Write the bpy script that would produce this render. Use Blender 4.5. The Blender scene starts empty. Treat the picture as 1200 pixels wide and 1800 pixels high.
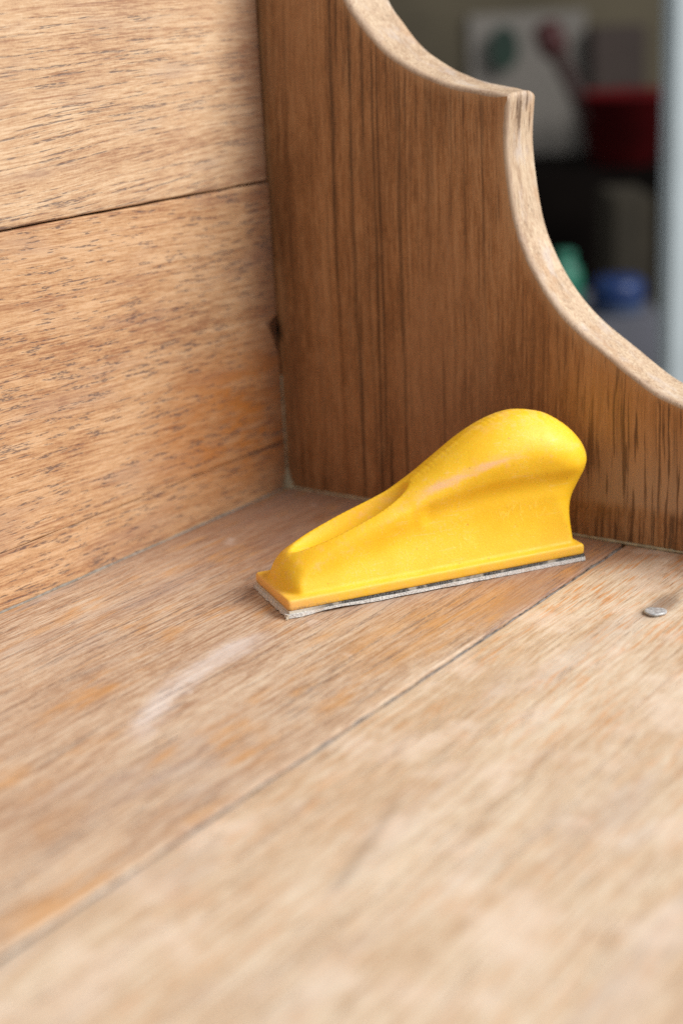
import bpy, bmesh, math, random
import numpy as np
from mathutils import Vector, Matrix, noise as mnoise

random.seed(7)
S = bpy.context.scene
C = S.collection

# ------------------------------------------------------------------ camera
# world: origin = inner corner of the shelf, X along the back boards (towards viewer-left),
# Y along the side panel (towards viewer-right), Z up.  metres.
CAM = Vector((0.61841235, 0.48892817, 0.24005044))
V_FWD = Vector((-0.76622932, -0.56381419, -0.30823074))
V_RIGHT = Vector((-0.57948834, 0.81358577, -0.04765988))
V_DOWN = Vector((0.27764346, 0.14209772, -0.95011702))
F_PX = 2766.44                                   # focal length in pixels of the 1200x1800 photograph
cd = bpy.data.cameras.new('camera')
cam = bpy.data.objects.new('camera', cd); C.objects.link(cam)
cd.sensor_fit = 'VERTICAL'; cd.sensor_height = 36.0; cd.lens = F_PX / 1800 * 36
cd.clip_start = 0.01; cd.clip_end = 50
m = Matrix((V_RIGHT, -V_DOWN, -V_FWD)).transposed().to_4x4(); m.translation = CAM
cam.matrix_world = m
cd.dof.use_dof = True; cd.dof.focus_distance = 0.660; cd.dof.aperture_fstop = 4.8
S.camera = cam

# ------------------------------------------------------------------ light
w = bpy.data.worlds.new('World'); S.world = w; w.use_nodes = True
bg = w.node_tree.nodes['Background']; bg.inputs[0].default_value = (0.93, 0.97, 1.0, 1); bg.inputs[1].default_value = 0.43
def area(name, loc, target, sx, sy, power, col):
    l = bpy.data.lights.new(name, 'AREA'); l.shape = 'RECTANGLE'; l.size = sx; l.size_y = sy
    l.energy = power; l.color = col
    o = bpy.data.objects.new(name, l); C.objects.link(o); o.location = loc
    o.rotation_euler = (Vector(target) - Vector(loc)).to_track_quat('-Z', 'Y').to_euler()
area('open_doorway_daylight', (-0.95, 2.4, 1.95), (0.1, 0.1, 0.0), 2.2, 1.7, 160, (1.0, 0.99, 0.97))

S.view_settings.view_transform = 'Standard'; S.view_settings.look = 'None'
S.view_settings.exposure = 0.0; S.view_settings.gamma = 1.0
S.render.engine = 'CYCLES'; S.cycles.use_denoising = False; S.cycles.max_bounces = 6

# ------------------------------------------------------------------ helpers
def srgb(r, g, b):
    f = lambda c: (c / 255 / 12.92) if c / 255 <= 0.04045 else ((c / 255 + 0.055) / 1.055) ** 2.4
    return (f(r), f(g), f(b), 1.0)

def ray(px, py):                                  # direction through a pixel of the photograph (used once, to measure)
    return V_FWD + V_RIGHT * ((px - 600) / F_PX) + V_DOWN * ((py - 900) / F_PX)
def hit(px, py, axis, val=0.0):
    r = ray(px, py); return CAM + r * ((val - CAM[axis]) / r[axis])
def at(px, py, depth):
    return CAM + ray(px, py) * depth

class G:
    """small node-graph builder"""
    def __init__(s, name):
        s.mat = bpy.data.materials.new(name); s.mat.use_nodes = True
        s.t = s.mat.node_tree; s.n = s.t.nodes; s.bsdf = s.n['Principled BSDF']
        s.tc = s.n.new('ShaderNodeTexCoord')
    def _in(s, sock, v):
        if isinstance(v, bpy.types.NodeSocket): s.t.links.new(v, sock)
        elif v is not None: sock.default_value = v
    def set(s, **k):
        for a, b in k.items(): s._in(s.bsdf.inputs[a.replace('_', ' ')], b)
    def obj(s): return s.tc.outputs['Object']
    def xyz(s, v=None):
        n = s.n.new('ShaderNodeSeparateXYZ'); s._in(n.inputs[0], v or s.obj()); return n.outputs
    def comb(s, x, y, z):
        n = s.n.new('ShaderNodeCombineXYZ')
        for i, a in enumerate((x, y, z)): s._in(n.inputs[i], a)
        return n.outputs[0]
    def m(s, op, a, b=None, c=None, clamp=False):
        n = s.n.new('ShaderNodeMath'); n.operation = op; n.use_clamp = clamp
        for i, q in enumerate((a, b, c)):
            if q is not None: s._in(n.inputs[i], q)
        return n.outputs[0]
    def scl(s, v, sx, sy, sz, ox=0, oy=0, oz=0):
        n = s.n.new('ShaderNodeMapping'); n.vector_type = 'POINT'
        s._in(n.inputs[0], v); n.inputs['Scale'].default_value = (sx, sy, sz); n.inputs['Location'].default_value = (ox, oy, oz)
        return n.outputs[0]
    def noise(s, v, detail=2, rough=0.5, scale=1.0, dist=0.0):
        n = s.n.new('ShaderNodeTexNoise'); s._in(n.inputs['Vector'], v)
        n.inputs['Scale'].default_value = scale; n.inputs['Detail'].default_value = detail
        n.inputs['Roughness'].default_value = rough; n.inputs['Distortion'].default_value = dist
        return n.outputs[0]
    def ss(s, v, lo, hi, a=0.0, b=1.0):
        n = s.n.new('ShaderNodeMapRange'); n.interpolation_type = 'SMOOTHSTEP'
        s._in(n.inputs[0], v)
        for i, q in enumerate((lo, hi, a, b)): s._in(n.inputs[i + 1], q)
        return n.outputs[0]
    def mix(s, f, a, b, mode='MIX'):
        n = s.n.new('ShaderNodeMix'); n.data_type = 'RGBA'; n.blend_type = mode; n.clamp_factor = True
        s._in(n.inputs[0], f); s._in(n.inputs[6], a); s._in(n.inputs[7], b); return n.outputs[2]
    def bump(s, h, strength, dist, prev=None):
        n = s.n.new('ShaderNodeBump'); n.inputs['Strength'].default_value = strength; n.inputs['Distance'].default_value = dist
        s._in(n.inputs['Height'], h)
        if prev is not None: s._in(n.inputs['Normal'], prev)
        return n.outputs[0]
    def blob(s, a, b, ca, cb, ra, rb, warp=None):
        """soft elliptical mask in the plane of two coordinates; 1 inside, 0 outside"""
        da = s.m('DIVIDE', s.m('SUBTRACT', a, ca), ra); db = s.m('DIVIDE', s.m('SUBTRACT', b, cb), rb)
        d = s.m('SQRT', s.m('ADD', s.m('MULTIPLY', da, da), s.m('MULTIPLY', db, db)))
        if warp is not None: d = s.m('ADD', d, warp)
        return s.ss(d, 0.35, 1.0, 1.0, 0.0)

def simple(name, col, rough=0.6, var=0.15, scale=30, **kw):
    g = G(name); n = g.noise(g.obj(), 4, 0.6, scale)
    dark = tuple(c * (1 - var) for c in col[:3]) + (1,); lite = tuple(min(1, c * (1 + var)) for c in col[:3]) + (1,)
    g.set(Base_Color=g.mix(g.ss(n, 0.3, 0.7), dark, lite), Roughness=rough, **kw)
    return g.mat

# ------------------------------------------------------------------ wood
def wood(name, perm, light, mid, dark, pore, pore_amt=0.8, pore_len=55, pore_w=900, pore_lo=0.60, seed=0.0,
         rings=0.6, ring_scale=90, fibre=0.5, rough=0.62, blotch=None, bump=0.35, extra=None, slope=0.0, stip_len=260, warp=0.014, band_w=0.42, patch_w=0.10, hair=0.4, hair_col=srgb(146, 96, 68), grey=None, grey_amt=0.0):
    """perm: which object axes are (along grain, across grain, depth)"""
    g = G(name); o = g.xyz()
    a, c, d = (o[i] for i in perm)
    c0 = c
    # grain wanders: bend the across coordinate with slow noise
    slow = g.noise(g.comb(g.m('MULTIPLY', a, 5.0), g.m('MULTIPLY', c, 14.0), seed + 3.1), 2)
    c = g.m('ADD', c, g.m('MULTIPLY', g.m('SUBTRACT', slow, 0.5), warp))
    if slope: c = g.m('ADD', c, g.m('MULTIPLY', a, slope))
    v = g.comb(g.m('ADD', a, seed), c, g.m('ADD', d, seed * 0.37))
    n_ring = g.noise(g.scl(v, 1.6, ring_scale, ring_scale), 3, 0.6)
    n_mid = g.noise(g.scl(v, 34, 640, 640), 3, 0.65)
    n_fib = g.noise(g.scl(v, 120, 1500, 1500), 2, 0.6)
    n_big = g.noise(g.scl(v, 14, 26, 26), 4, 0.6)
    n_iso = g.noise(g.scl(v, 700, 900, 900), 2, 0.6)
    tone = g.m('ADD', g.m('MULTIPLY', n_ring, rings), g.m('ADD', g.m('MULTIPLY', n_mid, 0.6 * fibre), g.m('ADD', g.m('MULTIPLY', n_fib, 0.6 * fibre), g.m('MULTIPLY', n_big, 0.35))))
    tone = g.m('ADD', tone, g.m('MULTIPLY', g.m('SUBTRACT', n_iso, 0.5), 0.22 * fibre))
    mean = 0.5 * (rings + 1.2 * fibre + 0.35)
    col = g.mix(g.ss(tone, mean - 0.15, mean + 0.02), dark, mid)
    col = g.mix(g.ss(tone, mean - 0.01, mean + 0.15), col, light)
    hl = g.noise(g.scl(v, 7, 1000, 1000, 12.9), 2, 0.55)
    col = g.mix(g.m('MULTIPLY', g.ss(hl, 0.57, 0.68), hair), col, hair_col)
    if grey is not None:
        ng = g.noise(g.scl(v, 11, 45, 45, 4.4), 3, 0.6)
        col = g.mix(g.m('MULTIPLY', g.ss(ng, 0.5, 0.72), grey_amt), col, grey)
    # open pores: short dashes in bands
    pn = g.noise(g.scl(v, pore_len, pore_w, pore_w, 1.7), 1.5, 0.55)
    band = g.noise(g.scl(v, 3.5, 75, 75, 9.3), 2, 0.6)
    patch = g.noise(g.scl(v, 8, 20, 20, 5.1), 2)
    lo = g.m('SUBTRACT', pore_lo + 0.5 * (band_w + patch_w), g.m('ADD', g.m('MULTIPLY', band, band_w), g.m('MULTIPLY', patch, patch_w)))
    stip = g.noise(g.scl(v, stip_len, 1700, 1700, 6.6), 1.0, 0.5)
    pmask = g.m('MULTIPLY', g.ss(pn, lo, g.m('ADD', lo, 0.08)), g.ss(stip, 0.40, 0.56, 0.22, 1.0))
    ctx = dict(g=g, a=a, c=c0, cw=c, v=v, o=o, pmask=pmask)
    if blotch: col = blotch(col, ctx)
    col = g.mix(g.m('MULTIPLY', pmask, pore_amt), col, pore)
    rg = rough
    if extra: col = extra(col, ctx)
    h = g.m('SUBTRACT', g.m('ADD', g.m('MULTIPLY', n_fib, 0.35), g.m('MULTIPLY', n_mid, 0.3)), g.m('MULTIPLY', pmask, 0.8))
    g.set(Base_Color=col, Roughness=g.ss(n_mid, 0.3, 0.7, rough - 0.06, rough + 0.1), Normal=g.bump(h, bump, 0.0006))
    g.bsdf.inputs['Specular IOR Level'].default_value = 0.35
    return g.mat

X_, Y_, Z_ = 0, 1, 2
AMBER = srgb(188, 116, 48)

def wall_stain(col, k):
    g, o = k['g'], k['o']
    n = g.noise(g.scl(k['v'], 40, 130, 130, 2.2), 3, 0.6)
    # old varnish left in the corner, low on the board
    b = g.blob(o[0], o[2], 0.022, 0.045, 0.11, 0.055, g.m('MULTIPLY', g.m('SUBTRACT', n, 0.5), 0.9))
    col = g.mix(g.m('MULTIPLY', b, g.ss(n, 0.40, 0.66, 0.35, 0.9)), col, AMBER)
    # brownish tint over the last centimetres before the side panel
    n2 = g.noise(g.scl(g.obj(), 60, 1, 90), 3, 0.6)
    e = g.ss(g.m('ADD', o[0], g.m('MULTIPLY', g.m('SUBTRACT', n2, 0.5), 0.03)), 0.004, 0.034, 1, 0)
    jl = g.m('MULTIPLY', g.ss(g.m('ABSOLUTE', g.m('SUBTRACT', o[2], g.m('ADD', 0.0252, g.m('MULTIPLY', g.m('SUBTRACT', n2, 0.5), 0.0012)))), 0.0003, 0.0011, 1, 0), g.ss(o[0], 0.02, 0.05, 1, 0.12))
    col = g.mix(g.m('MULTIPLY', jl, 0.75), col, srgb(70, 56, 50))
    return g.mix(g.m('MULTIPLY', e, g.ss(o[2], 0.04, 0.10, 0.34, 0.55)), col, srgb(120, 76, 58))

WALL_UP = wood('oak_sanded_pale', (X_, Z_, Y_), srgb(216, 186, 152), srgb(198, 162, 126), srgb(166, 126, 96), srgb(98, 84, 82),
               pore_amt=0.74, pore_len=34, pore_w=820, pore_lo=0.575, seed=0.0, fibre=0.8, rings=0.3, blotch=wall_stain, grey=srgb(170, 146, 130), grey_amt=0.4, slope=0.03, warp=0.010, band_w=0.36)
WALL_MID = wood('oak_sanded_rosy', (X_, Z_, Y_), srgb(208, 170, 132), srgb(190, 148, 108), srgb(156, 110, 78), srgb(86, 72, 72),
               pore_amt=0.72, pore_len=90, pore_w=860, pore_lo=0.565, seed=2.7, fibre=0.8, rings=0.3, blotch=wall_stain, grey=srgb(168, 136, 116), grey_amt=0.4, slope=-0.03, warp=0.010, band_w=0.18, patch_w=0.16, stip_len=400)

def floor_back(col, k):
    g, o = k['g'], k['o']
    n = g.noise(g.scl(k['v'], 25, 160, 160, 2.2), 3, 0.6)
    nb = g.noise(g.scl(g.obj(), 22, 30, 1, 1.3), 3, 0.6)
    # reddish brown finish that was never sanded away near the corner
    e = g.ss(g.m('ADD', o[0], g.m('MULTIPLY', g.m('SUBTRACT', nb, 0.5), 0.12)), 0.03, 0.19, 1, 0)
    col = g.mix(g.m('MULTIPLY', e, 0.62), col, srgb(140, 90, 64))
    am = g.m('MULTIPLY', g.ss(n, 0.48, 0.66), g.ss(nb, 0.42, 0.62))
    col = g.mix(g.m('MULTIPLY', am, 0.6), col, srgb(200, 142, 76))
    ob = g.blob(o[0], o[1], 0.125, 0.170, 0.075, 0.026, g.m('MULTIPLY', g.m('SUBTRACT', nb, 0.5), 1.0)); col = g.mix(g.m('MULTIPLY', ob, g.ss(n, 0.35, 0.6, 0.1, 0.5)), col, srgb(204, 150, 90))
    # curved rub of white sanding dust
    t = g.m('SUBTRACT', o[0], 0.168)
    yc = g.m('ADD', 0.1130, g.m('MULTIPLY', g.m('MULTIPLY', t, g.m('MULTIPLY', t, t)), 26.5))
    t = g.m('SUBTRACT', o[0], 0.215)
    dd = g.m('ABSOLUTE', g.m('SUBTRACT', o[1], yc))
    nw = g.noise(g.scl(g.obj(), 90, 90, 1), 4, 0.7)
    wd = g.m('ADD', dd, g.m('MULTIPLY', g.m('SUBTRACT', nw, 0.5), 0.016))
    sm = g.m('MULTIPLY', g.ss(wd, 0.0, 0.0095, 1, 0), g.ss(g.m('ABSOLUTE', t), 0.034, 0.056, 1, 0))
    sm = g.m('MULTIPLY', sm, g.ss(n, 0.3, 0.6, 0.55, 1.0)); col = g.mix(g.m('MULTIPLY', sm, 0.68), col, srgb(226, 216, 210))
    sp = g.ss(g.noise(g.scl(g.obj(), 60, 50, 1, 7.7), 4, 0.6), 0.62, 0.75)
    col = g.mix(g.m('MULTIPLY', sp, 0.35), col, srgb(222, 206, 194))
    return col
def floor_front(col, k):
    g, o = k['g'], k['o']
    n = g.noise(g.scl(k['v'], 48, 560, 560, 2.2), 3, 0.6)
    nb = g.noise(g.scl(g.obj(), 18, 26, 1, 4.3), 3, 0.6)
    am = g.m('MULTIPLY', g.ss(n, 0.50, 0.64), g.ss(nb, 0.36, 0.6))
    nearer = g.ss(o[0], 0.06, 0.24, 0.75, 0.36)
    col = g.mix(g.m('MULTIPLY', am, nearer), col, srgb(205, 138, 74))
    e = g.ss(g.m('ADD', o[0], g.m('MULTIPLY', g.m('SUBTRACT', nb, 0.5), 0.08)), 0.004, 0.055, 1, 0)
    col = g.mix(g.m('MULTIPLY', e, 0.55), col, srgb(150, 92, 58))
    # dusty paler patches
    sp = g.ss(g.noise(g.scl(g.obj(), 30, 34, 1, 2.7), 4, 0.6), 0.48, 0.66)
    col = g.mix(g.m('MULTIPLY', sp, 0.38), col, srgb(236, 216, 198))
    # long dark crack stain in the foreground
    yl = g.m('ADD', 0.2441, g.m('MULTIPLY', g.m('SUBTRACT', o[0], 0.2827), 0.24))
    nw = g.noise(g.scl(g.obj(), 70, 70, 1), 3, 0.6)
    ck = g.m('MULTIPLY', g.ss(g.m('ADD', g.m('ABSOLUTE', g.m('SUBTRACT', o[1], yl)), g.m('MULTIPLY', g.m('SUBTRACT', nw, 0.5), 0.004)), 0.0004, 0.0034, 1, 0),
             g.ss(g.m('ABSOLUTE', g.m('SUBTRACT', o[0], 0.282)), 0.016, 0.04, 1, 0))
    col = g.mix(g.m('MULTIPLY', ck, 0.32), col, srgb(128, 108, 92))
    # rust halo round the nail
    nl = g.blob(o[0], o[1], 0.061, 0.2385, 0.022, 0.0075, g.m('MULTIPLY', g.m('SUBTRACT', nw, 0.5), 0.8))
    return g.mix(g.m('MULTIPLY', nl, 0.6), col, srgb(104, 84, 74))

FLOOR_B = wood('oak_shelf_back_board', (X_, Y_, Z_), srgb(212, 191, 167), srgb(195, 167, 140), srgb(163, 129, 103), srgb(114, 98, 92),
               pore_amt=0.6, pore_len=30, pore_w=760, pore_lo=0.575, seed=8.1, fibre=0.95, rings=0.25, ring_scale=60, blotch=floor_back, grey=srgb(180, 162, 150), grey_amt=0.55, rough=0.5, hair=0.45, warp=0.008)
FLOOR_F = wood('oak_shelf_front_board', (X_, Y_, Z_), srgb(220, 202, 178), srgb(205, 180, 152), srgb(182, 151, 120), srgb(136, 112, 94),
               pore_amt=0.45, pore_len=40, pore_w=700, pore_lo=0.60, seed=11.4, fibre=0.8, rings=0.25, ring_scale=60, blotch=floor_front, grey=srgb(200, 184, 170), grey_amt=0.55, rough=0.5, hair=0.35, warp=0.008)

def circle_fit(p):
    A = np.array([(2 * y, 2 * z, 1) for y, z in p]); bb = np.array([y * y + z * z for y, z in p])
    q = np.linalg.lstsq(A, bb, rcond=None)[0]; return q[0], q[1], math.sqrt(q[2] + q[0] ** 2 + q[1] ** 2)
SC_LOW = circle_fit([(0.1340, 0.1779), (0.1400, 0.1385), (0.1475, 0.1221), (0.1574, 0.1080), (0.1696, 0.0964), (0.1849, 0.0860), (0.2040, 0.0735)])
SC_UP = circle_fit([(0.0517, 0.2406), (0.0606, 0.2291), (0.0726, 0.2176), (0.0891, 0.2086), (0.1084, 0.2022), (0.1230, 0.1998)])
def side_stain_and_shade(col, k):
    g, o = k['g'], k['o']; v = k['v']
    nb = g.noise(g.scl(g.obj(), 1, 30, 24, 1.3), 3, 0.6); nf = g.noise(g.scl(v, 60, 420, 1, 6.1), 3, 0.65)
    # patchy old finish
    pt = g.noise(g.scl(v, 9, 22, 1, 2.0), 4, 0.6)
    col = g.mix(g.ss(pt, 0.45, 0.68, 0, 0.45), col, srgb(172, 128, 92)); col = g.mix(g.ss(pt, 0.5, 0.3, 0, 0.35), col, srgb(98, 62, 36))
    # long dark open-grain streaks
    s1 = g.noise(g.scl(v, 4.5, 400, 1, 3.3), 2, 0.6)
    s2 = g.noise(g.scl(v, 26, 560, 1, 8.3), 2, 0.55)
    reg = g.ss(g.noise(g.scl(v, 3, 30, 1, 1.1), 2), 0.40, 0.6)
    st = g.m('MULTIPLY', g.ss(s1, 0.545, 0.61), g.m('ADD', 0.35, g.m('MULTIPLY', reg, 0.65)))
    st = g.m('MULTIPLY', st, g.ss(nf, 0.3, 0.55, 0.45, 1.0))
    col = g.mix(g.m('MULTIPLY', st, 0.72), col, srgb(66, 44, 28))
    # sanded towards the front, except a strip low down that the sander could not reach
    f = g.ss(g.m('ADD', o[1], g.m('MULTIPLY', g.m('SUBTRACT', nb, 0.5), 0.05)), 0.125, 0.19)
    low = g.ss(g.m('ADD', o[2], g.m('MULTIPLY', g.m('SUBTRACT', nb, 0.5), 0.008)), 0.0135, 0.020)
    band = g.ss(g.m('ADD', o[2], g.m('MULTIPLY', g.m('SUBTRACT', nb, 0.5), 0.03)), 0.02, 0.065, 1, 0)
    sand = g.m('MULTIPLY', f, low)
    col = g.mix(g.m('MULTIPLY', sand, 0.55), col, srgb(180, 126, 78))
    col = g.mix(g.m('MULTIPLY', g.m('MULTIPLY', sand, band), 0.6), col, srgb(182, 150, 122))
    dk = g.m('MULTIPLY', g.ss(s2, 0.56, 0.64), g.m('MULTIPLY', f, 0.72))
    col = g.mix(dk, col, srgb(82, 52, 32))
    notch_shade = g.blob(o[1], o[2], -0.004, 0.0835, 0.0085, 0.0105, g.m('MULTIPLY', g.m('SUBTRACT', nf, 0.5), 0.6)); col = g.mix(notch_shade, col, srgb(14, 10, 8))  # near-black shade of the deep notch, painted onto the panel face
    # wood bared along the two scallops, fading into the stain
    for (cy, cz, R), lim in ((SC_LOW, None), (SC_UP, None)):
        dy = g.m('SUBTRACT', o[1], cy); dz = g.m('SUBTRACT', o[2], cz)
        d = g.m('SUBTRACT', g.m('SQRT', g.m('ADD', g.m('MULTIPLY', dy, dy), g.m('MULTIPLY', dz, dz))), R)
        d = g.m('ADD', d, g.m('MULTIPLY', g.m('SUBTRACT', nf, 0.5), 0.006))
        w = g.m('MULTIPLY', g.ss(d, 0.0005, 0.0075, 1, 0), g.ss(nb, 0.3, 0.6, 0.35, 0.9))
        col = g.mix(g.m('MULTIPLY', w, 0.7), col, srgb(196, 156, 116))
    return col
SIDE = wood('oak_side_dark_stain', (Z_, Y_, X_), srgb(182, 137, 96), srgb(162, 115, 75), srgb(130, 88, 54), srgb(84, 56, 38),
            pore_amt=0.5, pore_len=26, pore_w=800, pore_lo=0.60, seed=14.2, fibre=0.9, rings=0.35, ring_scale=70, blotch=side_stain_and_shade, rough=0.40, bump=0.25, slope=-0.01, stip_len=60, warp=0.010, hair=0.35, hair_col=srgb(96, 60, 36))

def edge_marks(col, k):
    g, o = k['g'], k['o']
    n = g.noise(g.scl(g.obj(), 900, 500, 500), 3, 0.65)
    col = g.mix(g.m('MULTIPLY', g.ss(n, 0.58, 0.70), 0.16), col, srgb(150, 122, 100))
    big = g.noise(g.scl(g.obj(), 120, 60, 60, 3), 3, 0.6)
    col = g.mix(g.m('MULTIPLY', g.ss(big, 0.5, 0.7), 0.45), col, srgb(196, 186, 180))
    bs = g.noise(g.scl(g.obj(), 60, 40, 40, 8), 4, 0.65); col = g.mix(g.m('MULTIPLY', g.ss(bs, 0.54, 0.66), 0.45), col, srgb(176, 136, 100))
    cham = g.ss(g.m('ADD', o[0], g.m('MULTIPLY', g.m('SUBTRACT', big, 0.5), 0.006)), -0.0045, -0.0012); col = g.mix(g.m('MULTIPLY', cham, 0.5), col, srgb(160, 132, 112))
    # two dark splits at the point
    out = col
    for (x, ww, zz, rz) in ((-0.0105, 0.0016, 0.1885, 0.012), (-0.0165, 0.0009, 0.1945, 0.006), (-0.0080, 0.0009, 0.1925, 0.006), (-0.0200, 0.0006, 0.1860, 0.008)):
        b = g.blob(o[0], o[2], x, zz, ww * 1.5, rz, g.m('MULTIPLY', g.m('SUBTRACT', n, 0.5), 1.2))
        lim = g.ss(o[1], 0.128, 0.131)
        out = g.mix(g.m('MULTIPLY', g.m('MULTIPLY', b, lim), 0.8), out, srgb(92, 66, 46))
    return out
EDGE = wood('oak_edge_bare', (Z_, X_, Y_), srgb(210, 188, 160), srgb(192, 166, 138), srgb(160, 132, 106), srgb(104, 80, 64),
            pore_amt=0.35, pore_len=60, pore_w=900, pore_lo=0.63, seed=17.0, fibre=0.7, rings=0.35, extra=edge_marks, rough=0.65, bump=0.5)

# ------------------------------------------------------------------ furniture
def finish(o, parent=None, mats=(), smooth=True, **props):
    for mt in mats: o.data.materials.append(mt)
    if smooth:
        for p in o.data.polygons: p.use_smooth = True
    if parent is not None: o.parent = parent
    for k, v in props.items(): o[k] = v
    C.objects.link(o); return o
def mesh_obj(name, verts, faces, parent=None, mats=(), smooth=True, **props):
    me = bpy.data.meshes.new(name); me.from_pydata([tuple(v) for v in verts], [], faces); me.update()
    return finish(bpy.data.objects.new(name, me), parent, mats, smooth, **props)
def empty(name, loc, label, cat):
    o = bpy.data.objects.new(name, None); o.empty_display_size = 0.05; o.location = loc; C.objects.link(o)
    o['label'] = label; o['category'] = cat; return o

def board(name, org, a, b, n, length, width, thick, mat, parent, seed=0, rnd=0.0012, wob=0.0003, end=None, nl=90, nw=44):
    """plank: org = corner, a = along, b = across, n = outward face normal; rounded arrises, wandering edges, shaped first end"""
    org, a, b, n = Vector(org), Vector(a), Vector(b), Vector(n)
    prof = [(0.0, -thick)]
    for k in range(5):
        t = k / 4 * math.pi / 2; prof.append((rnd - rnd * math.cos(t), -rnd + rnd * math.sin(t)))
    for k in range(1, nw): prof.append((rnd + (width - 2 * rnd) * k / nw, 0.0))
    for k in range(5):
        t = k / 4 * math.pi / 2; prof.append((width - rnd + rnd * math.sin(t), -rnd + rnd * math.cos(t)))
    prof.append((width, -thick))
    P = len(prof); V = []; Fc = []
    for i in range(nl + 1):
        s = (i / nl) ** 1.6
        for j, (w_, h_) in enumerate(prof):
            l = s * length
            e0 = end(w_) * max(0, 1 - l / 0.02) if end else 0.0
            edge = 0
            if w_ < rnd * 1.01: edge = mnoise.noise(Vector((l * 55, seed, 1.5))) * wob + mnoise.noise(Vector((l * 300, seed, 1.5))) * wob * 0.5
            if w_ > width - rnd * 1.01: edge = mnoise.noise(Vector((l * 55, seed, 7.5))) * wob + mnoise.noise(Vector((l * 300, seed, 7.5))) * wob * 0.5
            hh = h_
            if i == 0 and h_ > -thick * 0.9: hh = h_ - rnd * 0.8
            if h_ > -thick * 0.9: hh += mnoise.noise(Vector((l * 14, w_ * 22, seed + 0.3))) * 0.00025
            V.append(org + a * (l + e0) + b * (w_ + edge) + n * hh)
    for i in range(nl):
        for j in range(P - 1):
            Fc.append((i * P + j, i * P + j + 1, (i + 1) * P + j + 1, (i + 1) * P + j))
        Fc.append((i * P + P - 1, i * P, (i + 1) * P, (i + 1) * P + P - 1))
    Fc.append(tuple(range(P)[::-1])); Fc.append(tuple(nl * P + k for k in range(P)))
    if a.cross(b).dot(n) > 0: Fc = [tuple(f[::-1]) for f in Fc]
    o = mesh_obj(name, V, Fc, parent, [mat])
    bm = bmesh.new(); bm.from_mesh(o.data); bmesh.ops.recalc_face_normals(bm, faces=bm.faces); bm.to_mesh(o.data); bm.free()
    return o

hutch = empty('wooden_hutch', (0, 0, 0), 'partly sanded oak hutch corner with plank back, plank shelf and scalloped side panel', 'hutch')

SEAM_F, SEAM_U, SEAM_L = 0.1926, 0.1578, 0.0252
def rag(seed, amp):
    return lambda w_: mnoise.noise(Vector((w_ * 160, seed, 0))) * amp + mnoise.noise(Vector((w_ * 40, seed, 4))) * amp
def mid_end(w_):
    z = w_ + SEAM_L
    e = rag(2.0, 0.00025)(w_)
    if z < 0.0915: e += 0.0080 * max(0.0, min(1.0, (0.0915 - z) / 0.004)) * max(0.0, min(1.0, (z - 0.070) / 0.018))
    return e

board('back_board', (0.0012, 0, SEAM_U + 0.0004), (1, 0, 0), (0, 0, 1), (0, 1, 0), 0.75, 0.145, 0.014, WALL_UP, hutch, 1, end=rag(1, 0.0003))['label'] = 'pale upper back board with long grey pores'
board('back_board', (0.0006, 0.0003, SEAM_L + 0.0002), (1, 0, 0), (0, 0, 1), (0, 1, 0), 0.75, SEAM_U - SEAM_L - 0.0006, 0.014, WALL_MID, hutch, 2, end=mid_end, nw=120, rnd=0.0006)['label'] = 'rosy middle back board with a dark notch at its end'
board('back_board', (0.0004, 0.0001, -0.004), (1, 0, 0), (0, 0, 1), (0, 1, 0), 0.75, SEAM_L + 0.004, 0.014, WALL_MID, hutch, 3, end=rag(3, 0.0002), rnd=0.0003)['label'] = 'narrow bottom strip of the back'
board('shelf_board', (0.0003, 0.0, 0), (1, 0, 0), (0, 1, 0), (0, 0, 1), 0.75, SEAM_F - 0.0010, 0.018, FLOOR_B, hutch, 4, end=rag(4, 0.0002), rnd=0.0009)['label'] = 'brownish back shelf board with a white dust rub'
front_board = board('shelf_board', (0.0003, SEAM_F + 0.0008, -0.0002), (1, 0, 0), (0, 1, 0), (0, 0, 1), 0.75, 0.215, 0.018, FLOOR_F, hutch, 5, end=rag(5, 0.0002), rnd=0.0009)
front_board['label'] = 'pale front shelf board with orange flecks'

# --- side panel with its two scallops
inner = [(0.0300, 0.300), (0.0395, 0.268), (0.0517, 0.2406), (0.0606, 0.2291), (0.0726, 0.2176), (0.0891, 0.2086), (0.0996, 0.2047), (0.1084, 0.2022),
         (0.1230, 0.1998), (0.1352, 0.1986), (0.1356, 0.1969), (0.1340, 0.1779), (0.1359, 0.1579), (0.1400, 0.1385), (0.1475, 0.1221), (0.1574, 0.1080),
         (0.1696, 0.0964), (0.1849, 0.0860), (0.2040, 0.0735), (0.2200, 0.0672), (0.2420, 0.0600), (0.2700, 0.0545), (0.3100, 0.0515), (0.3900, 0.0505)]
def densify(pts, corner, n=7):
    out = []
    def seg(ps):
        res = []
        for i in range(len(ps) - 1):
            p0 = ps[max(i - 1, 0)]; p1 = ps[i]; p2 = ps[i + 1]; p3 = ps[min(i + 2, len(ps) - 1)]
            for k in range(n):
                t = k / n
                res.append(tuple(0.5 * (2 * p1[q] + (p2[q] - p0[q]) * t + (2 * p0[q] - 5 * p1[q] + 4 * p2[q] - p3[q]) * t * t + (3 * p1[q] - p0[q] - 3 * p2[q] + p3[q]) * t ** 3) for q in (0, 1)))
        return res
    return seg(pts[:corner + 1]) + [pts[corner]] + seg(pts[corner + 1:]) + [pts[-1]]
curve = densify(inner, 9)
TH = 0.0262
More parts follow.
